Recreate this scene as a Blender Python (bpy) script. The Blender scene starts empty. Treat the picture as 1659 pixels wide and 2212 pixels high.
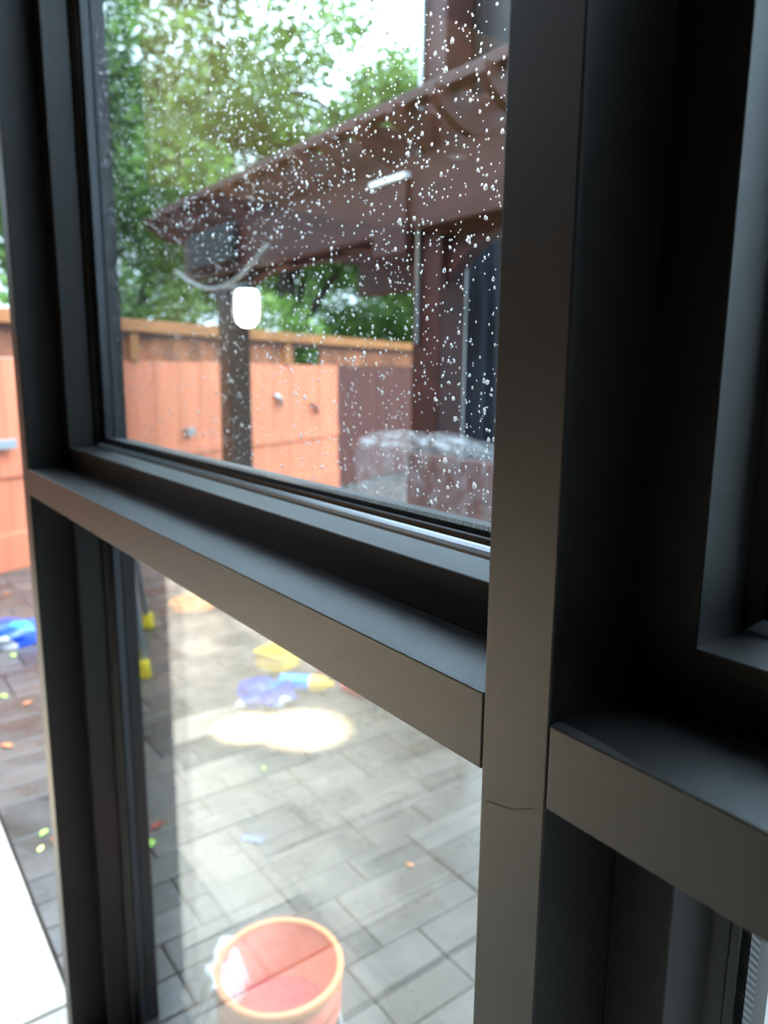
import bpy, bmesh, math, random
import numpy as np
from mathutils import Vector, Matrix
R = math.radians
rnd = random.Random(7)
S = bpy.context.scene
COL = S.collection

# ------------------------------------------------------------------ camera
CAM_F, CAM_YAW, CAM_PITCH, CAM_ROLL, CAM_H, CAM_Z = 1601.0, 53.247, 10.613, 0.5055, 0.30, 1.5
cd = bpy.data.cameras.new('camera'); cam = bpy.data.objects.new('camera', cd); COL.objects.link(cam)
ya, pi_, ro = R(CAM_YAW), R(CAM_PITCH), R(CAM_ROLL)
fwd = Vector((-math.sin(ya)*math.cos(pi_), math.cos(ya)*math.cos(pi_), -math.sin(pi_)))
r0 = Vector((math.cos(ya), math.sin(ya), 0)); u0 = r0.cross(fwd)
rt = r0*math.cos(ro)+u0*math.sin(ro); up = u0*math.cos(ro)-r0*math.sin(ro)
m3 = Matrix((rt, up, -fwd)).transposed()
cam.matrix_world = Matrix.Translation((0, -CAM_H, CAM_Z)) @ m3.to_4x4()
cd.sensor_fit = 'HORIZONTAL'; cd.lens = 24; cd.sensor_width = 24*1659/CAM_F
cd.clip_start = 0.02; cd.clip_end = 200
cd.dof.use_dof = True; cd.dof.focus_distance = 0.53; cd.dof.aperture_fstop = 5.2
S.camera = cam

# ------------------------------------------------------------------ world, light, exposure
W = bpy.data.worlds.new('overcast_sky'); S.world = W; W.use_nodes = True
nt = W.node_tree; bg = nt.nodes['Background']
tc = nt.nodes.new('ShaderNodeTexCoord'); sx = nt.nodes.new('ShaderNodeSeparateXYZ')
rp = nt.nodes.new('ShaderNodeValToRGB'); rp.color_ramp.elements[0].position = 0.0
rp.color_ramp.elements[0].color = (0.60, 0.78, 0.97, 1); rp.color_ramp.elements[1].position = 0.5
rp.color_ramp.elements[1].color = (0.60, 0.80, 1.0, 1)
nt.links.new(tc.outputs['Generated'], sx.inputs[0]); nt.links.new(sx.outputs['Z'], rp.inputs[0])
nt.links.new(rp.outputs[0], bg.inputs['Color']); mrw = nt.nodes.new('ShaderNodeMapRange'); mrw.inputs['From Min'].default_value = .15; mrw.inputs['From Max'].default_value = 1
mrw.inputs['To Min'].default_value = 4.4; mrw.inputs['To Max'].default_value = 21.0
nt.links.new(sx.outputs['Z'], mrw.inputs[0]); nt.links.new(mrw.outputs[0], bg.inputs['Strength'])
S.view_settings.view_transform = 'Standard'; S.view_settings.look = 'None'
S.view_settings.gamma = 1; S.view_settings.use_curve_mapping = False
S.view_settings.exposure = 0.1
S.cycles.use_denoising = True
S.cycles.transparent_max_bounces = 40; S.cycles.max_bounces = 14
S.cycles.transmission_bounces = 14; S.cycles.glossy_bounces = 5; S.cycles.diffuse_bounces = 4
S.cycles.sample_clamp_indirect = 8

# ------------------------------------------------------------------ materials
def new_mat(name):
    m = bpy.data.materials.new(name); m.use_nodes = True
    return m, m.node_tree, m.node_tree.nodes['Principled BSDF']
def pm(name, col, rough=0.5, metal=0.0, var=0.0, scale=8.0, bump=0.0, bscale=60.0, stretch=None,
       emit=None, es=0.0, spec=0.5, col2=None, coat=0.0, alpha=None, island=0.0):
    m, t, b = new_mat(name); N, L = t.nodes, t.links
    b.inputs['Base Color'].default_value = (*col, 1); b.inputs['Roughness'].default_value = rough
    b.inputs['Metallic'].default_value = metal; b.inputs['Specular IOR Level'].default_value = spec
    b.inputs['Coat Weight'].default_value = coat
    tc = N.new('ShaderNodeTexCoord'); mp = N.new('ShaderNodeMapping'); L.new(tc.outputs['Object'], mp.inputs[0])
    if stretch: mp.inputs['Scale'].default_value = stretch
    last = None
    if var > 0 or col2:
        n = N.new('ShaderNodeTexNoise'); n.inputs['Scale'].default_value = scale; n.inputs['Detail'].default_value = 6
        L.new(mp.outputs[0], n.inputs['Vector'])
        r = N.new('ShaderNodeValToRGB'); r.color_ramp.elements[0].position = .33; r.color_ramp.elements[1].position = .67
        a = tuple(c*(1-var) for c in col); c2 = col2 if col2 else tuple(min(1, c*(1+var)) for c in col)
        r.color_ramp.elements[0].color = (*a, 1); r.color_ramp.elements[1].color = (*c2, 1)
        L.new(n.outputs['Fac'], r.inputs[0]); last = r.outputs[0]
        L.new(last, b.inputs['Base Color'])
    if island > 0:
        g = N.new('ShaderNodeNewGeometry'); h = N.new('ShaderNodeHueSaturation')
        mr = N.new('ShaderNodeMapRange'); mr.inputs['To Min'].default_value = 1-island; mr.inputs['To Max'].default_value = 1+island
        L.new(g.outputs['Random Per Island'], mr.inputs[0]); L.new(mr.outputs[0], h.inputs['Value'])
        if last: L.new(last, h.inputs['Color'])
        else: h.inputs['Color'].default_value = (*col, 1)
        L.new(h.outputs[0], b.inputs['Base Color'])
    if bump > 0:
        n2 = N.new('ShaderNodeTexNoise'); n2.inputs['Scale'].default_value = bscale; n2.inputs['Detail'].default_value = 4
        L.new(mp.outputs[0], n2.inputs['Vector'])
        bu = N.new('ShaderNodeBump'); bu.inputs['Strength'].default_value = bump; bu.inputs['Distance'].default_value = .002
        L.new(n2.outputs['Fac'], bu.inputs['Height']); L.new(bu.outputs[0], b.inputs['Normal'])
    if emit: b.inputs['Emission Color'].default_value = (*emit, 1); b.inputs['Emission Strength'].default_value = es
    if alpha is not None: b.inputs['Alpha'].default_value = alpha
    return m

M = {}
M['frame'] = pm('bronze_powder_coat', (.0085, .0066, .0054), .39, var=.05, scale=3, bump=.25, bscale=1500, spec=.7)
M['bead'] = pm('glazing_bead_aluminium', (.30, .32, .335), .25, metal=.6, bump=.05, bscale=700)
M['gasket'] = pm('black_rubber_gasket', (.012, .012, .014), .22, spec=.6)
M['black'] = pm('black_gap', (.006, .006, .006), .8, spec=.1)
# ribbed spacer bar
m, t, b = new_mat('ribbed_spacer_bar'); b.inputs['Base Color'].default_value = (.035, .037, .042, 1)
b.inputs['Roughness'].default_value = .3; b.inputs['Metallic'].default_value = .4
tcn = t.nodes.new('ShaderNodeTexCoord'); wv = t.nodes.new('ShaderNodeTexWave'); wv.wave_type = 'BANDS'
wv.bands_direction = 'DIAGONAL'; wv.inputs['Scale'].default_value = 120
t.links.new(tcn.outputs['Object'], wv.inputs[0]); bu = t.nodes.new('ShaderNodeBump'); bu.inputs['Strength'].default_value = .9
bu.inputs['Distance'].default_value = .001
t.links.new(wv.outputs['Fac'], bu.inputs['Height']); t.links.new(bu.outputs[0], b.inputs['Normal']); M['spacer'] = m

def thin_glass(name, f0=.04, tint=(.97, .985, .98)):
    m, t, b = new_mat(name); N, L = t.nodes, t.links; N.remove(b)
    lw = N.new('ShaderNodeLayerWeight'); lw.inputs['Blend'].default_value = .5
    p = N.new('ShaderNodeMath'); p.operation = 'POWER'; p.inputs[1].default_value = 5; L.new(lw.outputs['Facing'], p.inputs[0])
    ma = N.new('ShaderNodeMath'); ma.operation = 'MULTIPLY_ADD'; ma.inputs[1].default_value = 1-f0; ma.inputs[2].default_value = f0
    L.new(p.outputs[0], ma.inputs[0])
    tr = N.new('ShaderNodeBsdfTransparent'); tr.inputs[0].default_value = (*tint, 1)
    gl = N.new('ShaderNodeBsdfGlossy'); gl.inputs['Roughness'].default_value = 0.0; gl.inputs['Color'].default_value = (1, 1, 1, 1)
    mx = N.new('ShaderNodeMixShader'); L.new(ma.outputs[0], mx.inputs[0]); L.new(tr.outputs[0], mx.inputs[1]); L.new(gl.outputs[0], mx.inputs[2])
    L.new(mx.outputs[0], N['Material Output'].inputs[0]); return m
M['glass'] = thin_glass('clear_window_glass')
# water drops
m, t, b = new_mat('rain_water'); t.nodes.remove(b); g = t.nodes.new('ShaderNodeBsdfGlass')
g.inputs['IOR'].default_value = 1.33; g.inputs['Roughness'].default_value = 0.0
t.links.new(g.outputs[0], t.nodes['Material Output'].inputs[0]); M['water'] = m

M['maroon'] = pm('dark_maroon_stained_timber', (.040, .0095, .0072), .5, var=.3, scale=5, stretch=(1, 1, 6), bump=.3, bscale=40, spec=.3)
M['maroon2'] = pm('maroon_screen_boards', (.085, .020, .013), .5, var=.25, scale=4, stretch=(6, 6, 1), bump=.3, bscale=30)
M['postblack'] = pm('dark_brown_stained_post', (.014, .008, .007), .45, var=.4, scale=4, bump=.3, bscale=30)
M['salmon'] = pm('orange_stained_fence_board', (.56, .160, .076), .55, var=.12, scale=2.2, stretch=(5, 5, .6), bump=.25, bscale=25, island=.03)
M['cedar'] = pm('golden_cedar_rail', (.30, .105, .026), .55, var=.2, scale=3, bump=.2, bscale=30)
M['brownbd'] = pm('brown_lattice_board', (.20, .058, .020), .6, var=.35, scale=5, bump=.2, bscale=30, island=.25)
M['steel'] = pm('zinc_hardware', (.35, .37, .38), .35, metal=.85)
M['alu'] = pm('ladder_aluminium', (.40, .44, .48), .4, metal=.5)
M['yellow'] = pm('yellow_rubber', (.62, .44, .008), .5)
M['bark'] = pm('tree_bark', (.030, .022, .016), .85, var=.3, bump=.5, bscale=12)
M['tan'] = pm('tan_stucco_wall', (.40, .25, .125), .9, var=.08, scale=3, bump=.3, bscale=90)
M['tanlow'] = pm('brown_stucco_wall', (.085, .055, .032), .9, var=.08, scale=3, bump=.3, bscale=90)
M['darkwall'] = pm('dark_plum_wall', (.030, .022, .026), .7, var=.1, scale=3)
M['ceil'] = pm('brown_porch_ceiling', (.050, .030, .020), .7, var=.1, scale=3)
M['backwall'] = pm('brown_porch_wall', (.022, .014, .010), .9, var=.1, scale=3, spec=.2)
M['navy'] = pm('navy_canvas', (.010, .014, .026), .7, var=.2, scale=10, bump=.3, bscale=60)
M['galv'] = pm('grey_painted_pipe', (.20, .20, .19), .4, var=.15, scale=6)
M['white'] = pm('white_plastic', (.8, .8, .8), .4)
M['slate'] = pm('slate_grey_block', (.008, .011, .013), .6, var=.3, scale=14, bump=.3, bscale=30, spec=.25)

def paver_mat(name, dark, light, rough, isl, mort=None):
    m, t, b = new_mat(name); N, L = t.nodes, t.links
    tc = N.new('ShaderNodeTexCoord'); g = N.new('ShaderNodeNewGeometry')
    n = N.new('ShaderNodeTexNoise'); n.inputs['Scale'].default_value = 9; n.inputs['Detail'].default_value = 8
    n.inputs['Roughness'].default_value = .65; L.new(tc.outputs['Object'], n.inputs['Vector'])
    mx = N.new('ShaderNodeMix'); mx.data_type = 'RGBA'
    mx.inputs['A'].default_value = (*dark, 1); mx.inputs['B'].default_value = (*light, 1)
    a = N.new('ShaderNodeMath'); a.operation = 'MULTIPLY_ADD'; a.inputs[1].default_value = isl
    s = N.new('ShaderNodeMath'); s.operation = 'MULTIPLY_ADD'; s.inputs[1].default_value = 1.1; s.inputs[2].default_value = -.05-isl/2
    L.new(n.outputs['Fac'], s.inputs[0]); L.new(g.outputs['Random Per Island'], a.inputs[0]); L.new(s.outputs[0], a.inputs[2])
    L.new(a.outputs[0], mx.inputs['Factor']); L.new(mx.outputs['Result'], b.inputs['Base Color'])
    n2 = N.new('ShaderNodeTexNoise'); n2.inputs['Scale'].default_value = 5; n2.inputs['Detail'].default_value = 5
    L.new(tc.outputs['Object'], n2.inputs['Vector'])
    mr = N.new('ShaderNodeMapRange'); mr.inputs['From Min'].default_value = .35; mr.inputs['From Max'].default_value = .65
    mr.inputs['To Min'].default_value = rough*.5; mr.inputs['To Max'].default_value = rough*1.3
    L.new(n2.outputs['Fac'], mr.inputs[0]); L.new(mr.outputs[0], b.inputs['Roughness'])
    bu = N.new('ShaderNodeBump'); bu.inputs['Strength'].default_value = .35; bu.inputs['Distance'].default_value = .006
    L.new(n.outputs['Fac'], bu.inputs['Height']); L.new(bu.outputs[0], b.inputs['Normal']); return m
M['paver'] = paver_mat('wet_grey_brown_pavers', (.027, .021, .0175), (.098, .077, .064), .36, .6)
M['mortar'] = pm('wet_sand_joint', (.045, .038, .034), .6, var=.3, scale=30)
M['travertine'] = paver_mat('wet_cream_travertine', (.20, .176, .140), (.56, .48, .375), .34, .8)

def leaf_mat(name, a, b_, c):
    m, t, b = new_mat(name); N, L = t.nodes, t.links
    g = N.new('ShaderNodeNewGeometry'); r = N.new('ShaderNodeValToRGB'); e = r.color_ramp.elements
    e[0].color = (*a, 1); e[1].color = (*c, 1); x = e.new(.6); x.color = (*b_, 1)
    L.new(g.outputs['Random Per Island'], r.inputs[0]); L.new(r.outputs[0], b.inputs['Base Color'])
    b.inputs['Roughness'].default_value = .35
    tl = N.new('ShaderNodeBsdfTranslucent'); L.new(r.outputs[0], tl.inputs['Color'])
    mx = N.new('ShaderNodeMixShader'); mx.inputs[0].default_value = .5
    L.new(b.outputs[0], mx.inputs[1]); L.new(tl.outputs[0], mx.inputs[2]); L.new(mx.outputs[0], N['Material Output'].inputs[0]); return m
M['leafA'] = leaf_mat('leaf_dark_green', (.050, .095, .025), (.10, .18, .04), (.22, .33, .07))
M['leafB'] = leaf_mat('leaf_fresh_green', (.09, .17, .04), (.17, .29, .06), (.33, .45, .11))

# ------------------------------------------------------------------ mesh helpers
class MB:
    def __init__(s): s.v = []; s.f = []; s.sm = []
    def add(s, vs, fs, smooth=False):
        o = len(s.v); s.v += [tuple(v) for v in vs]; s.f += [tuple(i+o for i in f) for f in fs]; s.sm += [smooth]*len(fs); return s
    def box(s, x0, x1, y0, y1, z0, z1, M_=None):
        vs = [Vector(p) for p in ((x0,y0,z0),(x1,y0,z0),(x1,y1,z0),(x0,y1,z0),(x0,y0,z1),(x1,y0,z1),(x1,y1,z1),(x0,y1,z1))]
        if M_: vs = [M_ @ v for v in vs]
        return s.add(vs, [(3,2,1,0),(4,5,6,7),(0,1,5,4),(1,2,6,5),(2,3,7,6),(3,0,4,7)])
    def tube(s, pts, rad, n=10, cap=True):
        pts = [Vector(p) for p in pts]; rr = rad if isinstance(rad, (list, tuple)) else [rad]*len(pts); vs = []
        for i, p in enumerate(pts):
            d = (pts[min(i+1, len(pts)-1)]-pts[max(i-1, 0)]).normalized()
            a = d.orthogonal().normalized() if abs(d.z) < .9 else Vector((1,0,0)).cross(d).normalized()
            if abs(d.z) < .9: a = d.cross(Vector((0,0,1))).normalized()
            b = d.cross(a)
            vs += [p+(a*math.cos(2*math.pi*k/n)+b*math.sin(2*math.pi*k/n))*rr[i] for k in range(n)]
        fs = [(i*n+k, i*n+(k+1)%n, (i+1)*n+(k+1)%n, (i+1)*n+k) for i in range(len(pts)-1) for k in range(n)]
        s.add(vs, fs, True)
        if cap:
            o = len(s.v)-len(vs); s.f.append(tuple(o+k for k in reversed(range(n)))); s.f.append(tuple(o+(len(pts)-1)*n+k for k in range(n))); s.sm += [False]*2
        return s
    def lathe(s, prof, n=40, M_=None, close=False):
        vs = []
        for r, z in prof:
            for k in range(n):
                v = Vector((r*math.cos(2*math.pi*k/n), r*math.sin(2*math.pi*k/n), z)); vs.append(M_ @ v if M_ else v)
        L_ = len(prof); rng = range(L_) if close else range(L_-1)
        fs = [(i*n+k, i*n+(k+1)%n, ((i+1)%L_)*n+(k+1)%n, ((i+1)%L_)*n+k) for i in rng for k in range(n)]
        return s.add(vs, fs, True)
    def build(s, name, mat, parent=None, bevel=0, mats=None):
        me = bpy.data.meshes.new(name); me.from_pydata(s.v, [], s.f)
        for p, q in zip(me.polygons, s.sm): p.use_smooth = q
        me.materials.append(mat); o = bpy.data.objects.new(name, me); COL.objects.link(o)
        bm = bmesh.new(); bm.from_mesh(me); bmesh.ops.recalc_face_normals(bm, faces=bm.faces); bm.to_mesh(me); bm.free()
        if parent: o.parent = parent; o.matrix_parent_inverse = Matrix.Translation(-parent.location) if parent.type == 'EMPTY' else Matrix()
        if bevel:
            md = o.modifiers.new('bevel', 'BEVEL'); md.width = bevel; md.segments = 2; md.limit_method = 'ANGLE'; md.harden_normals = False
        return o
def tag(o, label, cat, group=None, kind=None):
    o['label'] = label; o['category'] = cat
    if group: o['group'] = group
    if kind: o['kind'] = kind
    return o
def thing(name, label, cat, loc=(0,0,0), group=None, kind=None):
    o = bpy.data.objects.new(name, None); o.location = loc; o.empty_display_size = .05; COL.objects.link(o)
    return tag(o, label, cat, group, kind)

# ------------------------------------------------------------------ the setting: floors, walls, ceiling
def ashlar(name, x0, x1, y0, y1, mod, mat, sizes, seed, h=.03, gap=.006, weights=None):
    r = random.Random(seed); nx = int((x1-x0)/mod); ny = int((y1-y0)/mod); occ = np.zeros((nx, ny), bool); b = MB()
    for j in range(ny):
        for i in range(nx):
            if occ[i, j]: continue
            r_ = r.choices(sizes, weights)[0]
            w, d = r_
            while w > 1 and (i+w > nx or occ[i:i+w, j].any()): w -= 1
            while d > 1 and (j+d > ny or occ[i:i+w, j:j+d].any()): d -= 1
            occ[i:i+w, j:j+d] = True
            g = gap; c = .003; X0 = x0+i*mod+g/2; X1 = x0+(i+w)*mod-g/2; Y0 = y0+j*mod+g/2; Y1 = y0+(j+d)*mod-g/2
            z = -r.random()*.002
            vs = [(X0,Y0,-h),(X1,Y0,-h),(X1,Y1,-h),(X0,Y1,-h),(X0,Y0,z-c),(X1,Y0,z-c),(X1,Y1,z-c),(X0,Y1,z-c),
                  (X0+c,Y0+c,z),(X1-c,Y0+c,z),(X1-c,Y1-c,z),(X0+c,Y1-c,z)]
            b.add(vs, [(0,1,5,4),(1,2,6,5),(2,3,7,6),(3,0,4,7),(4,5,9,8),(5,6,10,9),(6,7,11,10),(7,4,8,11),(8,9,10,11)])
    return b.build(name, mat)
o = ashlar('floor', -12.0, 2.6, .030, 9.5, .118, M['paver'], [(1,2),(1,3),(2,2),(2,3)], 5, gap=.004, weights=[5,4,1,1])
tag(o, 'patio of wet grey brown stone pavers beyond the window', 'patio', kind='structure')
o = ashlar('floor', -12.0, 3.6, -9.004, .027, .215, M['travertine'], [(2,2),(2,1),(1,2),(1,1)], 12, gap=.004, weights=[5,3,2,2])
tag(o, 'pale cream stone paving on the near side of the window', 'floor', kind='structure')
b = MB(); b.box(-14, 4, -9.5, 13, -.2, -.022); o = b.build('floor', M['mortar']); tag(o, 'dark sand joints under the paving', 'floor', kind='structure')
b = MB(); b.box(-60, 40, 9.52, 80, -.3, -.03); b.box(-60, -14, -40, 9.52, -.3, -.03)
o = b.build('floor', pm('garden_soil', (.05, .06, .03), .9, var=.3, scale=1)); tag(o, 'dark garden soil beyond the patio', 'ground', kind='structure')
b = MB(); b.box(-2.5, 3.6, -9.0, -.33, 2.90, 3.05); b.box(-1.75, 3.6, -.33, .0, 2.90, 3.05); b.box(-1.62, 3.6, 0, .20, 2.80, 3.05); o = b.build('ceiling', M['ceil']); tag(o, 'dark brown porch ceiling above the window', 'ceiling', kind='structure')
b = MB(); b.box(-6.05, -2.5, -9.0, -.33, 2.90, 3.05); o = b.build('ceiling', M['tan']); tag(o, 'tan boarded porch ceiling left of the window', 'ceiling', kind='structure')
b = MB(); b.box(-6.2, 3.6, -9.15, -9.0, 0, 3.05); o = b.build('wall_back', M['backwall']); tag(o, 'dark brown wall at the back of the porch', 'wall', kind='structure')
b = MB(); b.box(3.6, 3.75, -9.0, .2, 0, 3.05); o = b.build('wall_right', M['backwall']); tag(o, 'dark brown wall at the right end of the porch', 'wall', kind='structure')
b = MB(); b.box(1.9, 2.1, .22, 3.4, 0, 4.8); o = b.build('wall_right', M['backwall']); tag(o, 'unseen dark brown wall added beyond the right end of the window to block light', 'wall', kind='structure')  # unseen wall added to keep outdoor light off the left jamb
b = MB(); b.box(-6.05, -5.9, -2.75, -.75, 0, 3.05); o = b.build('wall_left', M['tanlow']); tag(o, 'tan stucco house wall left of the patio', 'wall', kind='structure')
b = MB(); b.box(-6.2, -6.05, -9, -2.75, 0, 3.05); o = b.build('wall_left', M['darkwall']); tag(o, 'dark plum painted house wall behind the tan one', 'wall', kind='structure')

# ------------------------------------------------------------------ window framing
XJ, XML, XMR, XN = -1.5604, -.2991, -.2486, 1.0127
ZT, ZB = 1.3109, 1.2605
D = .178
def bar(name, x0, x1, z0, z1, label, y0=0.0):
    b = MB(); b.box(x0, x1, y0, D, z0, z1); o = b.build(name, M['frame'], bevel=.0012)
    return tag(o, label, 'window frame', kind='structure')
bar('trim_1', XML, XMR, 0, 2.80, 'bronze mullion standing between the two window bays')
bar('trim_2', XJ-.05, XJ, 0, 2.80, 'dark jamb closing the left end of the window')
bar('trim_3', XN, XN+.05, 0, 2.80, 'dark jamb closing the right end of the window')
g = .0006
bar('trim_4', XJ+g, XML-g, ZB, ZT, 'bronze transom bar left of the mullion, with a sky-lit top')
bar('trim_5', XMR+g, XN-g, ZB, ZT, 'bronze transom bar right of the mullion, with a dusty front edge')
bar('trim_6', XJ+g, XML-g, 2.74, 2.80, 'dark window head of the left bay')
bar('trim_7', XMR+g, XN-g, 2.74, 2.80, 'dark window head of the right bay')
bar('trim_8', XJ+g, XML-g, -.10, -.045, 'dark window sill of the left bay')
bar('trim_9', XMR+g, XN-g, -.10, -.045, 'dark window sill of the right bay')

def ring_side(b, prof, rect, side):
    x0, x1, z0, z1 = rect; n = len(prof); A = []; B = []
    for i, y in prof:
        if side == 'b': A.append((x0+i, y, z0+i)); B.append((x1-i, y, z0+i))
        if side == 't': A.append((x0+i, y, z1-i)); B.append((x1-i, y, z1-i))
        if side == 'l': A.append((x0+i, y, z0+i)); B.append((x0+i, y, z1-i))
        if side == 'r': A.append((x1-i, y, z0+i)); B.append((x1-i, y, z1-i))
    b.add(A+B, [(k, (k+1) % n, n+(k+1) % n, n+k) for k in range(n)] + [tuple(reversed(range(n))), tuple(range(n, 2*n))])
P_SASH = [(0,.07),(.0400,.07),(.0408,.0708),(.0408,.1160),(.0402,.1166),(.034,.1166),(.034,.1500),(.045,.1535),(.056,.1535),(.0545,.178),(0,.178)]
P_BEAD = [(.034,.1178),(.0395,.1178),(.0425,.1190),(.0455,.1215),(.0478,.1245),(.0488,.1265),(.034,.1265)]
P_GASK = [(.034,.1266),(.0495,.1266),(.0515,.1275),(.0535,.1290),(.0545,.1303),(.0545,.1308),(.034,.1308)]
P_SPAC = [(.035,.1352),(.0585,.1352),(.0585,.1488),(.035,.1488)]
def window(name, rect, label):
    t = thing(name, label, 'window', ((rect[0]+rect[1])/2, .12, rect[2]), kind='structure')
    for s, nm in (('b', 'rail'), ('t', 'rail'), ('l', 'stile'), ('r', 'stile')):
        b = MB(); ring_side(b, P_SASH, rect, s); b.build(nm, M['frame'], t)
    for nm, P, m in (('glazing_bead', P_BEAD, 'bead'), ('rubber_gasket', P_GASK, 'gasket'), ('spacer_bar', P_SPAC, 'spacer')):
        b = MB()
        if nm == 'glazing_bead':
            for s in 'btlr':
                b = MB(); ring_side(b, P, rect, s); b.build(nm, M['bead' if s in 'bt' else 'frame'], t)
            continue
        for s in 'btlr': ring_side(b, P, rect, s)
        b.build(nm, M[m], t)
    for y0, y1 in ((.1310, .1350), (.1490, .1530)):
        b = MB(); b.box(rect[0]+.036, rect[1]-.036, y0, y1, rect[2]+.036, rect[3]-.036); b.build('glass_pane', M['glass'], t)
    return t
window('window_1', (XJ+g, XML-g, ZT+g, 2.74-g), 'upper left window with a rain speckled pane')
window('window_2', (XJ+g, XML-g, -.045+g, ZB-g), 'lower left window looking down on the patio')
window('window_3', (XMR+g, XN-g, ZT+g, 2.74-g), 'upper right window recessed in shadow right of the mullion')
window('window_4', (XMR+g, XN-g, -.045+g, ZB-g), 'lower right window recessed in shadow under the transom')

# raindrops on the outer face of the upper panes
def drops(name, x0, x1, z0, z1, n, label, seed, dens):
    r = random.Random(seed); V = []; F = []; K = 12; placed = []
    yb = .15305; tries = 0
    while len(placed) < n and tries < n*20:
        tries += 1
        x = r.uniform(x0, x1); z = r.uniform(z0, z1)
        if r.random() > dens(x, z): continue
        rad = min(.0023, .00052+r.expovariate(1/.00033))
        placed.append((x, z, rad))
        el = r.uniform(1.0, 1.45) if rad > .0007 else r.uniform(.9, 1.2); lean = r.uniform(-.15, .15); hgt = rad*r.uniform(.75, 1.0)
        o = len(V); prof = [(1.0, 0), (.97, .22), (.82, .6), (.5, .9), (.2, 1.0)]
        jit = [1+r.uniform(-.06, .06) for _ in range(K)]
        for q, hh in prof:
            for k in range(K):
                a = 2*math.pi*k/K; ca, sa = math.cos(a), math.sin(a)
                e = el*(1.15 if sa > 0 else .9); taper = (1-.35*max(0, sa)) if el > 1.15 else 1
                V.append((x+rad*q*ca*taper*jit[k]+lean*rad*q*sa, yb+hgt*hh*(1-.2*max(0, sa)), z+rad*q*e*sa*jit[k]))
        V.append((x, yb+hgt*1.0, z)); tip = len(V)-1
        V.append((x, yb, z)); base = len(V)-1
        for i in range(4):
            for k in range(K): F.append((o+i*K+k, o+i*K+(k+1) % K, o+(i+1)*K+(k+1) % K, o+(i+1)*K+k))
        for k in range(K): F.append((o+4*K+k, o+4*K+(k+1) % K, tip)); F.append((o+(k+1) % K, o+k, base))
    me = bpy.data.meshes.new(name); me.from_pydata(V, [], F)
    for p in me.polygons: p.use_smooth = True
    me.materials.append(M['water']); ob = bpy.data.objects.new(name, me); COL.objects.link(ob)
    return tag(ob, label, 'raindrops', kind='stuff')
def dens1(x, z):
    d = .75 + .25*min(1, max(0, (x+1.3)/.7))
    n = math.sin(x*23+z*9)+math.sin(z*31-x*14)+math.sin(x*61+z*47)
    return d*(.72+.12*n)
drops('raindrops', -1.49, -.355, 1.373, 2.27, 10500, 'clear raindrops clinging to the upper left window pane', 3, dens1)
drops('raindrops', -.19, .05, .55, 1.20, 500, 'raindrops on the dark lower right window pane', 4, lambda x, z: 1)

# ------------------------------------------------------------------ fence
FP = Vector((-6.03, .61, 0)); FU = Vector((-.42, .907, 0)).normalized(); FN = Vector((FU.y, -FU.x, 0))
FM = Matrix((FU, -FN, Vector((0,0,1)))).transposed().to_4x4(); FM = Matrix.Translation(FP) @ FM   # local x along fence, y away from the patio
fence = thing('fence', 'orange stained board fence with a golden cap rail along the patio', 'fence', FP)
G0, G1 = 4.79, 7.30
SA, SB = -1.35, 15.0
b = MB(); b.box(SA, SB, -.05, .10, 1.835, 1.94, FM); b.build('cap_rail', M['cedar'], fence, bevel=.006)
b = MB(); b.box(SA, SB, .0, .06, 1.79, 1.834, FM); b.build('cap_shade_strip', M['maroon2'], fence)  # dark strip standing in for the shade line beneath the cap rail
for a0, a1 in ((SA, G0), (G0, G1), (G1, SB)):
    for c0, c1 in ([(a0, 3.86), (4.40, a1)] if a0 == SA else [(a0, a1)]):
        b = MB(); s = c0
        while s < c1-.02:
            w = min(rnd.choice((.14, .18, .14)), c1-s); b.box(s+.002, s+w-.002, .012+rnd.random()*.01, .035, 1.59, 1.79, FM); s += w
        b.build('upper_board_band', M['brownbd'], fence)
for a0, a1 in ((SA, G0-.01), (G1+.01, SB)):
    b = MB(); s = a0
    while s < a1-.02:
        w = min(.30, a1-s); d = rnd.random()*.006
        b.box(s+.003, s+w-.003, d, .03, .285, 1.588, FM); s += w
    b.build('board_panel', M['salmon'], fence)
    b = MB(); b.box(a0, a1, -.025, .028, .0, .284, FM); b.build('kick_board', M['salmon'], fence, bevel=.005)
    b = MB(); b.box(a0, a1, -.016, -.001, .71, .80, FM); b.build('middle_rail', M['salmon'], fence, bevel=.003)
for s in (-.5, 1.42, 3.70, 8.9, 11.4):
    b = MB(); b.box(s-.05, s+.05, -.02, .045, 1.59, 1.832, FM); b.build('post', M['cedar'], fence, bevel=.004)
for s, z, kind in ((.10, .96, 0), (2.05, .93, 1), (3.48, 1.20, 2), (4.19, 1.08, 3)):
    b = MB()
    if kind == 0: b.box(s-.11, s+.09, -.06, -.035, z-.035, z+.035, FM); b.box(s-.02, s+.06, -.035, .0, z-.02, z+.02, FM)
    elif kind == 1: b.box(s-.05, s+.05, -.055, -.0, z-.035, z+.035, FM)
    else: 
        b.tube([FM @ Vector((s-.05, -.015, z+.05)), FM @ Vector((s-.01, -.05, z+.02)), FM @ Vector((s+.06, -.03, z-.07))], .026 if kind == 2 else .02, 10)
    b.build('latch', M['steel'] if kind < 3 else M['postblack'], fence, bevel=.004)
gate = thing('garden_gate', 'dark maroon boarded gate set into the orange fence', 'gate', FM @ Vector((G0, 0, 0)))
b = MB(); s = G0
while s < G1-.02:
    b.box(s+.002, min(s+.148, G1)-.002, rnd.random()*.006, .032, .03, 1.58, FM); s += .15
b.build('board_panel', M['maroon2'], gate)
b = MB()
for z in (.25, 1.35): b.box(G0, G1, .033, .07, z, z+.1, FM)
b.build('back_rail', M['maroon2'], gate)

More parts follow.
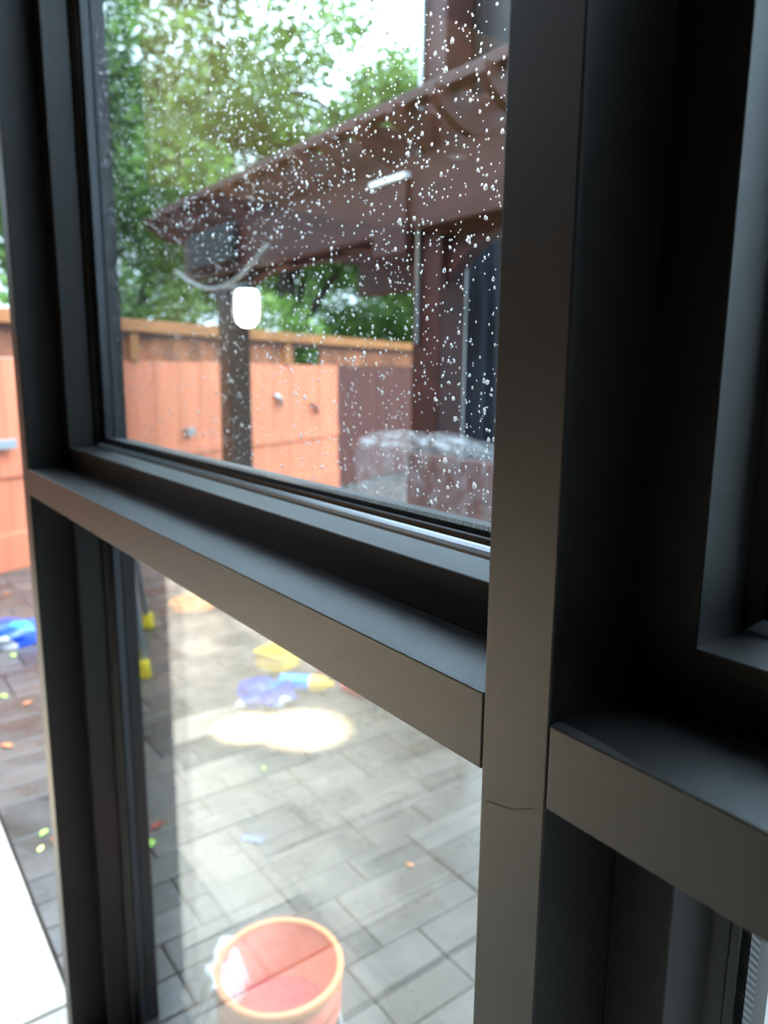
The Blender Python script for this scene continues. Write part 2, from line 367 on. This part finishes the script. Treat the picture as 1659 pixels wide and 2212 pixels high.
# ------------------------------------------------------------------ pergola
YP = 1.74
pg = thing('pergola', 'dark maroon timber pergola with posts and rafters on the patio', 'pergola', (-4.26, YP, 0))
def boxpart(nm, x0, x1, y0, y1, z0, z1, m, par, bev=.004):
    b = MB(); b.box(x0, x1, y0, y1, z0, z1); return b.build(nm, M[m], par, bevel=bev)
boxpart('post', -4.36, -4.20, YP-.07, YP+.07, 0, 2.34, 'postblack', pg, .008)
boxpart('post', -2.425, -2.285, YP-.07, YP+.07, 0, 3.7, 'maroon', pg, .008)
boxpart('post', -4.36, -4.22, 3.2, 3.34, 0, 2.3, 'maroon', pg, .008)
boxpart('post', -2.42, -2.28, 3.2, 3.34, 0, 2.3, 'maroon', pg, .008)
boxpart('beam', -4.75, -.2, YP-.11, YP-.072, 2.06, 2.33, 'maroon', pg)
boxpart('beam', -4.75, -.2, YP+.072, YP+.11, 2.06, 2.33, 'maroon', pg)
boxpart('beam', -5.0, -.2, 3.16, 3.30, 2.10, 2.33, 'maroon', pg)
x = -5.0
while x < -.2:
    b = MB(); prof = [(1.50, 2.405), (1.47, 2.44), (1.47, 2.475), (3.5, 2.475), (3.5, 2.335), (1.66, 2.335), (1.58, 2.36)]
    vs = [(x-.02, y, z) for y, z in prof]+[(x+.02, y, z) for y, z in prof]; n = len(prof)
    b.add(vs, [(k, (k+1) % n, n+(k+1) % n, n+k) for k in range(n)]+[tuple(reversed(range(n))), tuple(range(n, 2*n))])
    b.build('rafter', M['maroon'], pg, bevel=.002); x += .24
for k in range(8):
    y = 1.56+k*.24; boxpart('slat', -4.98, -.15, y-.035, y+.035, 2.477, 2.515, 'maroon', pg, .003)
def bracket(xp, sgn):   # curved brace from the post up to the beam
    b = MB(); n = 10; L1, L2 = .62, .24; pts = []
    for k in range(n+1):
        a = math.pi/2*k/n; pts.append((xp+sgn*L1*(1-math.cos(a)), 2.058-L2*(1-math.sin(a))))
    poly = [(xp, 2.058)]+pts; m = len(poly)
    vs = [(p[0], YP-.03, p[1]) for p in poly]+[(p[0], YP+.03, p[1]) for p in poly]
    b.add(vs, [(k, (k+1) % m, m+(k+1) % m, m+k) for k in range(m)]+[tuple(reversed(range(m))), tuple(range(m, 2*m))])
    b.build('brace', M['maroon'], pg)
bracket(-2.425, -1); bracket(-2.285, 1); bracket(-4.36, -1); bracket(-4.20, 1)
boxpart('post_cap_block', -4.58, -3.95, YP-.16, YP+.16, 2.10, 2.32, 'slate', pg, .02)
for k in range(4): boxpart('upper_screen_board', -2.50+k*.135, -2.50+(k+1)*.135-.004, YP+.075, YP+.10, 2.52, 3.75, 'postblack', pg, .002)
# conduit, box, cable, lamp on the pergola
b = MB(); b.tube([(-2.405, YP-.085, 1.62), (-2.405, YP-.085, 3.6)], .011, 10)
o = b.build('conduit_pipe', M['steel']); tag(o, 'thin grey conduit running up the near pergola post', 'pipe')
bx = thing('outdoor_speaker', 'dark box speaker with a pale top edge beside the near pergola post', 'speaker', (-2.55, YP, 1.98))
boxpart('body', -2.66, -2.435, YP-.13, YP-.03, 1.97, 2.25, 'maroon', bx, .008)
boxpart('top_edge', -2.67, -2.43, YP-.14, YP-.02, 2.252, 2.275, 'white', bx, .003)
boxpart('mounting_arm', -2.50, -2.42, YP-.04, YP+.0, 2.08, 2.12, 'steel', bx, .003)
b = MB(); pts = []
for k in range(13):
    u = k/12; pts.append((-4.75+1.25*u, YP-.17, 2.13-.16*math.sin(math.pi*u)+.0*u))
b.tube(pts, .010, 8); o = b.build('cable', M['galv']); tag(o, 'pale grey cable sagging under the far end of the pergola beam', 'cable')
lp = thing('porch_lantern', 'glowing white oval lantern fixed to the far pergola post', 'lamp', (-4.13, YP-.10, 1.85))
LM = Matrix.Translation((-3.915, YP-.09, 1.862))
b = MB(); b.lathe([(.0, -.115), (.035, -.108), (.058, -.085), (.066, -.04), (.066, .04), (.062, .075), (.05, .088), (0, .09)], 28, LM)
b.build('globe', pm('lantern_glow', (1, 1, 1), .4, emit=(1, .97, .92), es=14), lp)
b = MB(); b.lathe([(0, .09), (.055, .09), (.055, .105), (.02, .12), (0, .12)], 24, LM); b.build('cap', M['slate'], lp)
boxpart('back_plate', -4.198, -4.18, YP-.05, YP+.05, 1.80, 1.98, 'steel', lp, .003)
boxpart('arm', -4.18, -3.90, YP-.10, YP-.06, 1.976, 1.988, 'steel', lp, .002)
# small floodlight glimpsed at the post
# umbrella + pipe behind the near post
um = thing('patio_umbrella', 'closed navy patio umbrella standing behind the near pergola post', 'umbrella', (-2.70, 2.3, 0))
b = MB(); b.tube([(-2.70, 2.3, .04), (-2.70, 2.3, 2.34)], .02, 12); b.build('pole', M['galv'], um)
b = MB(); n = 48; prof = [(.03, .93), (.095, .95), (.10, 1.3), (.088, 1.8), (.06, 2.2), (.025, 2.3)]; vs = []
for r_, z in prof:
    for k in range(n):
        a = 2*math.pi*k/n; q = r_*(1+.16*math.cos(a*8)); vs.append((-2.70+q*math.cos(a), 2.3+q*math.sin(a), z))
b.add(vs, [(i*n+k, i*n+(k+1) % n, (i+1)*n+(k+1) % n, (i+1)*n+k) for i in range(5) for k in range(n)]+[tuple(range(n))[::-1], tuple(5*n+k for k in range(n))], True)
b.build('canopy', M['navy'], um)
b = MB(); b.lathe([(0, 0), (.22, 0), (.22, .03), (.05, .06), (0, .06)], 32, Matrix.Translation((-2.70, 2.3, 0))); b.build('base', M['postblack'], um)
b = MB(); b.tube([(-2.52, 1.98, 0), (-2.52, 1.98, 2.32)], .038, 16)
o = b.build('downpipe', M['galv']); tag(o, 'grey vertical downpipe between the near post and the navy umbrella', 'pipe')

# plastic covered chair
ch = thing('patio_chair', 'white legged patio chair wrapped in clear plastic sheeting by the near pergola post', 'chair', (-2.1, 1.5, 0))
for lx, ly in ((-2.46, 1.625), (-2.06, 1.64), (-2.50, 1.535), (-2.03, 1.655)):
    b = MB(); b.tube([(lx, ly, 0), (lx, ly, .80)], .018, 10); b.build('leg', M['white'], ch)
boxpart('seat', -2.52, -1.90, 1.42, 1.66, .80, .84, 'white', ch, .01)
boxpart('backrest', -2.42, -1.86, 1.62, 1.655, .84, 1.18, 'maroon2', ch, .01)
b = MB(); nx_, nz_ = 60, 34
def wrap(u, v):
    import math as m
    w, d, r_ = .31, .15, .07
    per = [(-w, -d), (w, -d), (w, d), (-w, d)]
    a = u*2*m.pi; cx, cy = m.cos(a), m.sin(a)
    k = (abs(cx)**5+abs(cy)**5)**(-1/5)
    sc = 1.0 if v < .8 else m.sqrt(max(0, 1-((v-.8)/.2)**2*.995))
    wr = .012*m.sin(u*76+v*5)+.008*m.sin(u*131-v*17)
    z = .62+.60*min(v, .8)/.8+(.05*(m.sin((v-.8)/.2*m.pi/2)) if v > .8 else 0)+.012*m.sin(u*21+v*3)
    return (-2.14+cx*k*w*sc+wr*cx, 1.50+cy*k*d*sc+wr*cy, z)
vs = [wrap(i/nx_, j/nz_) for j in range(nz_+1) for i in range(nx_)]
b.add(vs, [(j*nx_+i, j*nx_+(i+1) % nx_, (j+1)*nx_+(i+1) % nx_, (j+1)*nx_+i) for j in range(nz_) for i in range(nx_)], True)
m, t, bb = new_mat('clear_plastic_sheet'); N, L = t.nodes, t.links
bb.inputs['Base Color'].default_value = (.5, .48, .48, 1); bb.inputs['Roughness'].default_value = .12; bb.inputs['Specular IOR Level'].default_value = .8
tr = N.new('ShaderNodeBsdfTransparent'); mx = N.new('ShaderNodeMixShader'); nz = N.new('ShaderNodeTexNoise'); nz.inputs['Scale'].default_value = 14
mr = N.new('ShaderNodeMapRange'); mr.inputs['From Min'].default_value = .4; mr.inputs['From Max'].default_value = .7; mr.inputs['To Min'].default_value = .07; mr.inputs['To Max'].default_value = .34
L.new(nz.outputs['Fac'], mr.inputs[0]); L.new(mr.outputs[0], mx.inputs[0]); L.new(tr.outputs[0], mx.inputs[1]); L.new(bb.outputs[0], mx.inputs[2])
L.new(mx.outputs[0], N['Material Output'].inputs[0]); M['plastic'] = m
b.build('plastic_wrap', M['plastic'], ch)

# ------------------------------------------------------------------ trees
def leaves_mesh(name, cl, per, lrad, size, mat, parent, rng, holes=()):
    cen = []
    for c, r_ in cl:
        k = int(2.0*per*(r_/lrad)**2)
        d = rng.normal(size=(k, 3)); d /= np.linalg.norm(d, axis=1)[:, None]
        cen.append(np.array(c)+d*(r_*rng.random((k, 1))**.45)*np.array([1, 1, .7]))
    cen = np.concatenate(cen); n = len(cen)
    for hc, hr in holes:
        cen = cen[np.linalg.norm(cen-np.array(hc), axis=1) > hr]
    n = len(cen)
    a = rng.normal(size=(n, 3)); a /= np.linalg.norm(a, axis=1)[:, None]; a[:, 2] *= .5
    a /= np.linalg.norm(a, axis=1)[:, None]
    w = np.cross(a, np.array([0, 0, 1.0])+rng.normal(size=(n, 3))*.5); w /= np.linalg.norm(w, axis=1)[:, None]
    nn = np.cross(a, w); s = size*rng.uniform(.6, 1.25, (n, 1))
    P = [cen-a*s*.5, cen+w*s*.32-a*s*.05+nn*s*.08, cen+a*s*.55-nn*s*.1, cen-w*s*.32-a*s*.05+nn*s*.08]
    V = np.stack(P, 1).reshape(-1, 3); F = np.arange(4*n).reshape(n, 4)
    me = bpy.data.meshes.new(name); me.vertices.add(4*n); me.vertices.foreach_set('co', V.ravel())
    me.loops.add(4*n); me.loops.foreach_set('vertex_index', F.ravel()); me.polygons.add(n)
    me.polygons.foreach_set('loop_start', np.arange(0, 4*n, 4)); me.polygons.foreach_set('loop_total', np.full(n, 4))
    me.update(); me.validate(); me.materials.append(mat)
    o = bpy.data.objects.new(name, me); COL.objects.link(o); o.parent = parent; o.matrix_parent_inverse = Matrix.Translation(-parent.location)
    return o
def tree(loc, h, rx, zc, rz, ncl, per, mat, label, seed, size=.12, holes=()):
    rng = np.random.default_rng(seed); t = thing('tree', label, 'tree', loc, 'trees behind the fence')
    L = Vector(loc); b = MB(); top = L+Vector((rng.uniform(-.3, .3), rng.uniform(-.3, .3), h*.8))
    tp = [L.lerp(top, k/6)+Vector((rng.normal()*.07, rng.normal()*.07, 0)) for k in range(7)]
    b.tube(tp, [.2*(1-.12*k) for k in range(7)], 12)
    cl = []
    for i in range(ncl):
        d = rng.normal(size=3); d /= np.linalg.norm(d); q = rng.random()**.4
        c = np.array([loc[0]+d[0]*rx*q, loc[1]+d[1]*rx*q, zc+d[2]*rz*q]); cl.append((c, rng.uniform(.45, .85)))
        if i % 4 == 0:
            s = tp[int(rng.integers(2, 7))]; e = Vector(c); mid = s.lerp(e, .5)+Vector((0, 0, rng.uniform(-.25, .3)))
            b.tube([s, s.lerp(mid, .5)+Vector((0, 0, .08)), mid, e], [.075, .06, .04, .012], 7)
    b.build('trunk', M['bark'], t)
    leaves_mesh('foliage', cl, per, .65, size, M[mat], t, rng, holes)
    return t
tree((-9.6, 2.2, 0), 6.5, 2.3, 4.2, 2.4, 38, 240, 'leafA', 'dark green leafy tree behind the fence at the far left', 1)
tree((-10.6, 5.8, 0), 7.0, 2.8, 4.6, 2.7, 54, 240, 'leafA', 'tree with dark spreading branches behind the fence, above the lantern', 2)
tree((-12.2, 9.6, 0), 7.0, 3.0, 4.4, 2.8, 80, 230, 'leafB', 'fresh green tree behind the fence above the pergola rafters', 3)
tree((-11.0, 13.6, 0), 7.0, 2.6, 4.0, 2.6, 60, 230, 'leafB', 'bright green tree behind the near pergola post', 4)
tree((-15.5, 5.0, 0), 9.0, 3.6, 5.0, 3.6, 48, 200, 'leafA', 'tall dark tree standing behind the nearer trees on the left', 5, .15)
tree((-17.0, 13.0, 0), 9.0, 4.0, 5.0, 3.8, 90, 200, 'leafA', 'tall tree at the back behind the pergola', 6, .15)
tree((-8.0, 17.0, 0), 7.5, 3.2, 4.0, 3.0, 70, 200, 'leafB', 'green tree seen in the sliver beside the mullion', 7, .14)
tree((-8.4, -2.8, 0), 6.0, 1.9, 4.4, 1.9, 40, 200, 'leafA', 'small dark tree at the very left edge behind the fence', 8)
def hedge(s0, s1, label, seed):
    rng = np.random.default_rng(seed); loc = FM @ Vector(((s0+s1)/2, .9, 0)); t = thing('shrub', label, 'shrub', loc, 'shrubs behind the fence')
    cl = [(np.array(FM @ Vector((rng.uniform(s0, s1), rng.uniform(.55, 1.6), rng.uniform(.9, 2.45)))), rng.uniform(.35, .55)) for _ in range(int((s1-s0)*9))]
    for k in range(5):
        b = MB(); s = FM @ Vector((rng.uniform(s0, s1), 1.0, 0)); b.tube([s, s+Vector((.05, .05, 1.0)), s+Vector((rng.normal()*.2, rng.normal()*.2, 2.0))], [.04, .03, .012], 7); b.build('stem', M['bark'], t)
    leaves_mesh('foliage', cl, 260, .65, .10, M['leafA' if seed % 2 else 'leafB'], t, rng)
hedge(-.8, 3.0, 'green shrub rising above the fence left of the far pergola post', 11)
hedge(2.7, 6.2, 'yellow green shrub above the fence right of the lantern', 12)
hedge(6.4, 10.5, 'green shrub above the fence behind the maroon gate', 13)

# ------------------------------------------------------------------ things on the ground
# stepladder
ld = thing('stepladder', 'aluminium stepladder with yellow rubber feet standing behind the left jamb', 'ladder', (-3.85, .8, 0))
F1, F2, R1, R2 = Vector((-3.50, .83, .03)), Vector((-3.83, .46, .03)), Vector((-4.21, 1.10, .03)), Vector((-4.54, .73, .03))
up_ = Vector((0, 0, 1)); A1 = Vector((-3.93, .80, 1.75)); A2 = Vector((-4.07, .64, 1.75))
for f_, a_ in ((F1, A1), (F2, A2), (R1, A1), (R2, A2)):
    b = MB(); b.tube([f_, a_], .019 if f_ in (R1, R2) else .026, 4); b.build('rail', M['alu'], ld)
    b = MB(); b.lathe([(0, 0), (.036, 0), (.036, .01), (.028, .085), (0, .085)], 16, Matrix.Translation((f_.x, f_.y, .001)))
    b.build('foot', M['yellow'], ld, bevel=.003)
for k in range(1, 6):
    u = k/6; p, q = F1.lerp(A1, u), F2.lerp(A2, u); b = MB(); b.tube([p, q], .024, 6); b.build('step', M['alu'], ld)
b = MB(); b.tube([A1+Vector((.05, .05, 0)), A2+Vector((-.05, -.05, 0))], .055, 6); b.build('top_cap', M['yellow'], ld)

# bucket
BX, BY, BH = -1.221, .345, .270
b0 = thing('bucket', 'orange plastic bucket standing on the patio at the bottom of the picture', 'bucket', (BX, BY, 0))
m = M['bucket'] = pm('orange_bucket_plastic', (.70, .10, .04), .35, var=.05, scale=6)
M['rim'] = pm('bright_orange_bucket_rim', (.85, .24, .07), .35)
T = Matrix.Translation((BX, BY, .001)); ro_ = .132
prof = [(0, 0), (.108, 0), (.112, .01), (.121, .165), (.130, .166), (.1305, .178), (.122, .180), (.1235, .198), (.1315, .199), (.132, .212), (.124, .214), (.126, .262), (.123, .262), (.106, .012), (0, .012)]
b = MB(); b.lathe(prof, 56, T); b.build('body', m, b0)
b = MB(); b.lathe([(.1245, .252), (.134, .252), (.1365, .256), (.1365, .268), (.134, .2715), (.124, .2715), (.1225, .267)], 56, T, close=True); b.build('rim', M['rim'], b0)
b = MB(); pts = []
for k in range(21):
    a = math.pi*k/20; v = Vector((math.cos(a)*.140, -math.sin(a)*.135*.97, .205-math.sin(a)*.12)); pts.append(T @ (Matrix.Rotation(R(130), 3, 'Z') @ v))
b.tube(pts, .0028, 8); b.build('handle', M['steel'], b0)
b = MB(); b.lathe([(0, .135), (.1155, .135)], 40, T); b.build('contents', pm('red_bucket_contents', (.55, .03, .05), .15), b0)
# clear bag hanging over the left rim
pb = MB(); n1, n2 = 26, 22; vs = []
vx = Vector((-.62, -.78, 0)).normalized(); vy = Vector((-vx.y, vx.x, 0)); rr = random.Random(3)
for j in range(n2+1):
    v = j/n2
    for i in range(n1+1):
        u = (i/n1-.5); ang = u*1.15
        if v < .5: rad = .085+(.052*v/.5); z = .17+(.108*(v/.5)**.8)
        else: rad = .137+.02*math.sin((v-.5)*math.pi)+.006; z = .278-(v-.5)*2*.13
        w = .006*math.sin(i*.55+j*.4)+.004*math.sin(i*.9-j*.7)
        p = T @ (vx*math.cos(ang)*(rad+w)+vy*math.sin(ang)*(rad+w)+Vector((0, 0, z+w*.6))); vs.append(p)
pb.add(vs, [(j*(n1+1)+i, j*(n1+1)+i+1, (j+1)*(n1+1)+i+1, (j+1)*(n1+1)+i) for j in range(n2) for i in range(n1)], True)
m, t, bb = new_mat('milky_plastic_film'); bb.inputs['Base Color'].default_value = (.85, .87, .9, 1); bb.inputs['Roughness'].default_value = .2; bb.inputs['Alpha'].default_value = .5
o = pb.build('plastic_bag', m); tag(o, 'milky clear plastic bag draped over the left rim of the orange bucket', 'bag')
md = o.modifiers.new('solid', 'SOLIDIFY'); md.thickness = .0006

def crumple(name, loc, size, cols, label, cat, seed, rot=0):
    r = np.random.default_rng(seed); bm = bmesh.new(); bmesh.ops.create_icosphere(bm, subdivisions=4, radius=1)
    for v in bm.verts:
        p = v.co.copy(); q = sum(math.sin(p.dot(Vector(d))*f+ph)*a for d, f, ph, a in dirs[seed])
        p *= 1+q; v.co = Vector((p.x*size[0], p.y*size[1], max(-.6, p.z)*size[2]))
    me = bpy.data.meshes.new(name); bm.to_mesh(me); bm.free()
    mt, t, b = new_mat(name+'_print'); N, L = t.nodes, t.links
    tc = N.new('ShaderNodeTexCoord'); nz = N.new('ShaderNodeTexVoronoi'); nz.inputs['Scale'].default_value = 9; L.new(tc.outputs['Object'], nz.inputs['Vector'])
    rp = N.new('ShaderNodeValToRGB'); rp.color_ramp.interpolation = 'CONSTANT'; e = rp.color_ramp.elements
    e[0].color = (*cols[0], 1); e[1].position = .5; e[1].color = (*cols[1], 1); x = e.new(.72); x.color = (*cols[2], 1)
    sp = N.new('ShaderNodeSeparateColor'); L.new(nz.outputs['Color'], sp.inputs[0]); L.new(sp.outputs[0], rp.inputs[0]); L.new(rp.outputs[0], b.inputs['Base Color'])
    b.inputs['Roughness'].default_value = .22; me.materials.append(mt)
    o = bpy.data.objects.new(name, me); o.location = (loc[0], loc[1], size[2]*.6); o.rotation_euler = (0, 0, rot); COL.objects.link(o)
    return tag(o, label, cat)
dirs = {}
for sd in range(21, 30):
    rr = random.Random(sd); dirs[sd] = [((rr.gauss(0, 1), rr.gauss(0, 1), rr.gauss(0, 1)), rr.uniform(2, 7), rr.uniform(0, 6), .07) for _ in range(6)]
BLUE, WHITE, CY = (.004, .055, .45), (.55, .58, .65), (.01, .22, .60)
crumple('plastic_bag', (-4.42, .40, 0), (.13, .22, .075), (BLUE, CY, WHITE), 'crumpled blue and white plastic bag lying left of the jamb', 'bag', 21, R(20))
crumple('plastic_bag', (-2.90, 1.19, 0), (.13, .10, .06), ((.004, .03, .45), (.01, .12, .60), WHITE), 'crumpled dark blue and white wrapper lying on the patio behind the transom', 'bag', 22, R(60))
bt = thing('bottle', 'blue bottle with a yellow neck end lying on the patio', 'bottle', (-2.88, 1.40, 0))
ax = (Vector((-2.80, 1.485, 0))-Vector((-2.966, 1.315, 0))).normalized()
BMx = Matrix.Translation((-2.975, 1.305, .042)) @ ax.to_track_quat('Z', 'Y').to_matrix().to_4x4()
b = MB(); b.lathe([(0, 0), (.036, .004), (.04, .012), (.04, .15)], 24, BMx); b.build('body', pm('blue_bottle', (.01, .28, .75), .25), bt)
b = MB(); b.lathe([(.04, .15), (.04, .19), (.03, .225), (.016, .24), (.016, .262), (0, .262)], 24, BMx); b.build('neck', pm('yellow_bottle_neck', (.85, .50, .03), .3), bt)
def tub(name, x, y, w, d, h, colr, label, rot):
    t = thing(name, label, 'toy bin', (x, y, 0)); T = Matrix.Translation((x, y, 0)) @ Matrix.Rotation(rot, 4, 'Z')
    m = pm(name+'_plastic', colr, .4); b = MB()
    b.box(-w, w, -d, d, 0, .008, T)
    for q in ((-w, w, -d, -d+.008), (-w, w, d-.008, d), (-w, -w+.008, -d, d), (w-.008, w, -d, d)): b.box(q[0], q[1], q[2], q[3], 0, h, T)
    b.build('body', m, t); b = MB()
    for q in ((-w-.01, w+.01, -d-.01, -d+.006), (-w-.01, w+.01, d-.006, d+.01), (-w-.01, -w+.006, -d, d), (w-.006, w+.01, -d, d)): b.box(q[0], q[1], q[2], q[3], h-.012, h, T)
    b.build('rim', m, t, bevel=.002); return t
tub('toy_bin', -3.24, 1.44, .085, .075, .09, (.80, .50, .03), 'small yellow plastic bin on the patio behind the transom', R(20))
tub('toy_bin', -3.03, 1.66, .075, .065, .075, (.75, .04, .03), 'small red plastic bin beside the yellow bin', R(35))
tub('toy_bin', -2.74, 1.60, .055, .05, .04, (.70, .06, .06), 'low red plastic tray on the patio near the bottle', R(10))
# orange cord loops and a red hose end
b = MB(); pts = []
for k in range(90):
    a = k*.26; r_ = .12+.03*math.sin(k*.35); pts.append((-4.42+r_*math.cos(a)*1.1+.0010*k, 1.46+r_*math.sin(a), .012+.0008*k+.008*math.sin(k*.9)))
for k in range(30): pts.append((-4.30+.03*k, 1.60+.012*k+.04*math.sin(k*.5), .013))
b.tube(pts, .010, 7); o = b.build('extension_cord', pm('orange_cord', (.95, .28, .06), .5)); tag(o, 'loosely coiled orange cord on the patio near the ladder', 'cord')
b = MB(); b.tube([(-4.45+.03*k, 1.62+.02*k, .02+.004*math.sin(k)) for k in range(12)], .02, 10)
o = b.build('garden_hose', pm('red_hose', (.80, .10, .05), .4)); tag(o, 'short length of red hose lying beside the orange cord', 'hose')
b = MB(); CM = Matrix.Translation((-1.995, .666, .003)) @ Matrix.Rotation(R(38), 4, 'Z'); b.box(-.035, .035, -.012, .012, 0, .003, CM)
o = b.build('paper_tag', pm('blue_card', (.10, .16, .50), .5)); tag(o, 'small blue card lying on the pavers', 'card')
b = MB(); CM = Matrix.Translation((-2.93, .36, .003)) @ Matrix.Rotation(R(70), 4, 'Z'); b.box(-.02, .02, -.01, .01, 0, .003, CM)
o = b.build('paper_scrap', pm('blue_scrap', (.10, .20, .65), .5)); tag(o, 'tiny blue scrap on the pavers left of the jamb', 'card')
# fallen leaves
def leaf(x, y, s, rot, colr, label, grp):
    b = MB(); out = [(0, -.5), (.22, -.25), (.27, .02), (.15, .33), (0, .55), (-.15, .33), (-.27, .02), (-.22, -.25)]
    c, sn = math.cos(rot), math.sin(rot); vs = [(x, y, .0035)]
    for p, q in out: vs.append((x+(p*c-q*sn)*s, y+(p*sn+q*c)*s, .003+.006*abs(p)*2*s/.05))
    b.add(vs, [(0, 1+k, 1+(k+1) % 8) for k in range(8)], True)
    st = Vector((x+(0*c+.5*sn)*s, y+(-.5*c)*s, .003)); o = b.build('fallen_leaf', colr); o.modifiers.new('solid', 'SOLIDIFY').thickness = .0008
    return tag(o, label, 'leaf', grp)
LR, LG, LY, LO = pm('leaf_red', (.32, .04, .02), .5), pm('leaf_green', (.40, .60, .10), .5), pm('leaf_yellow', (.70, .62, .20), .5), pm('leaf_rust', (.50, .16, .06), .5)
leaf(-2.251, .441, .05, .4, LR, 'dark red leaf on the pavers just right of the left jamb', 'fallen leaves')
leaf(-2.172, .393, .05, 1.4, LG, 'light green leaf beside the dark red leaf', 'fallen leaves')
for k, (x, y, sz, c, lb) in enumerate((
    (-4.383, .300, .05, LY, 'pale yellow leaf just in front of the blue and white plastic bag'),
    (-4.180, .360, .05, LG, 'light green leaf a little nearer than the pale yellow leaf by the bag'),
    (-5.398, .547, .05, LO, 'rust coloured leaf between the fence foot and the blue and white bag'),
    (-3.653, .222, .05, LG, 'light green leaf at the left picture edge below the plastic bag'),
    (-3.508, .296, .05, LO, 'small rust coloured leaf close to the left jamb, below the plastic bag'),
    (-3.134, .143, .06, LO, 'large rust coloured leaf at the left edge near the pale paving'),
    (-2.430, .128, .04, LG, 'light green leaf beside the left jamb, low in the picture'),
    (-2.370, .150, .035, LO, 'rust coloured leaf touching the left jamb, low in the picture'),
    (-2.345, .100, .035, LY, 'cream yellow leaf lowest of the litter beside the left jamb'))):
    leaf(x, y, sz, k*1.7, c, lb, 'fallen leaves left of the jamb')
leaf(-2.372, .905, .03, 1, LG, 'tiny green leaf on the pavers below the warm light patch', 'fallen leaves')
leaf(-1.594, 1.002, .03, 2, LO, 'tiny rust coloured leaf on the pavers near the lower end of the mullion', 'fallen leaves')

# marks on the frame
tr = bpy.data.objects['trim_1']; b = MB()
pts = [(-.2935, -.0001, 1.2425), (-.284, -.0001, 1.2445), (-.272, -.0001, 1.2475), (-.256, -.0001, 1.2565)]
b.tube(pts, [.0001, .00028, .0002, .0001], 6); b.build('scratch', pm('dark_scratch', (.012, .009, .008), .6), tr)
tr = bpy.data.objects['trim_5']; b = MB()
b.add([(-.2478, .0016, 1.31096), (-.2440, .0012, 1.31096), (-.2150, .0012, 1.31096), (-.1900, .0014, 1.31096), (-.1960, .0030, 1.31096), (-.2150, .0068, 1.31096), (-.2380, .0085, 1.31096), (-.2478, .0078, 1.31096)], [tuple(range(8))])
m, t, bb = new_mat('pale_dust'); bb.inputs['Base Color'].default_value = (.10, .105, .11, 1); bb.inputs['Roughness'].default_value = .9
nz = t.nodes.new('ShaderNodeTexNoise'); nz.inputs['Scale'].default_value = 260; mr = t.nodes.new('ShaderNodeMapRange'); mr.inputs['From Min'].default_value = .35; mr.inputs['From Max'].default_value = .7
mr.inputs['To Max'].default_value = .8; t.links.new(nz.outputs['Fac'], mr.inputs[0]); t.links.new(mr.outputs[0], bb.inputs['Alpha'])
b.build('dust_streak', m, tr)

# porch floodlight whose beams land on the pale paving, seen mirrored in the lower pane
fl = thing('floodlight', 'twin floodlight under the edge of the porch ceiling', 'lamp', (-1.62, -1.6, 2.82))
FLX = Vector((-1.62, -1.6, 2.76))
b = MB(); b.box(-1.70, -1.54, -1.68, -1.52, 2.865, 2.90); b.build('mount', M['slate'], fl)
EM = pm('floodlight_lens', (1, 1, 1), .4, emit=(1, .88, .68), es=20)
for tx, ty, en, ang, dx in ((-2.56, -.92, 42000, 7.4, -.05), (-2.70, -.74, 16000, 5.6, .05)):
    p = FLX+Vector((0, dx, 0)); d = (Vector((tx, ty, 0))-p).normalized(); q = d.to_track_quat('-Z', 'Y')
    T = Matrix.Translation(p) @ q.to_matrix().to_4x4()
    b = MB(); b.lathe([(0, .05), (.02, .05), (.035, 0), (.038, -.03), (.034, -.03), (.03, 0), (0, .0)], 20, T); b.build('housing', M['slate'], fl)
    b = MB(); b.lathe([(0, -.018), (.031, -.018), (.031, -.012), (0, -.012)], 20, T); b.build('lens', EM, fl)
    b = MB(); b.tube([p-d*.05, Vector((p.x, p.y, 2.87))], .008, 8); b.build('bracket', M['slate'], fl)
    ld_ = bpy.data.lights.new('floodlight_beam', 'SPOT'); ld_.energy = en; ld_.color = (1, .86, .62); ld_.spot_size = R(ang); ld_.spot_blend = .55; ld_.shadow_soft_size = .02
    lo = bpy.data.objects.new('floodlight_beam', ld_); COL.objects.link(lo); lo.location = p+d*.04; lo.rotation_mode = 'QUATERNION'; lo.rotation_quaternion = q

# fill lights added under the porch ceiling to brighten the pale floor
for k, (x, y) in enumerate(((-2.8, -1.2), (-3.9, -1.2), (-2.8, -2.9), (-3.9, -2.9), (-5.1, -1.9))):
    dl = thing('fill_light', ('near left', 'middle', 'rear', 'rear left', 'far left')[k]+' unseen fill light added at the porch ceiling to light the floor', 'lamp', (x, y, 2.9), 'added fill lights')
    T = Matrix.Translation((x, y, 2.9))
    b = MB(); b.lathe([(.045, -.006), (.062, -.006), (.062, .0), (.045, .0)], 28, T, close=True); b.build('trim_ring', M['white'], dl)
    b = MB(); b.lathe([(0, -.0035), (.044, -.0035), (.044, -.001), (0, -.001)], 28, T); b.build('diffuser', pm('fill_light_diffuser', (.8, .8, .78), .5, emit=(1, .95, .85), es=.5), dl)
    l_ = bpy.data.lights.new('fill_light_beam', 'SPOT'); l_.energy = 380; l_.color = (1, .95, .86); l_.spot_size = R(98); l_.spot_blend = .8; l_.shadow_soft_size = .045
    lo = bpy.data.objects.new('fill_light_beam', l_); COL.objects.link(lo); lo.location = (x, y, 2.885)
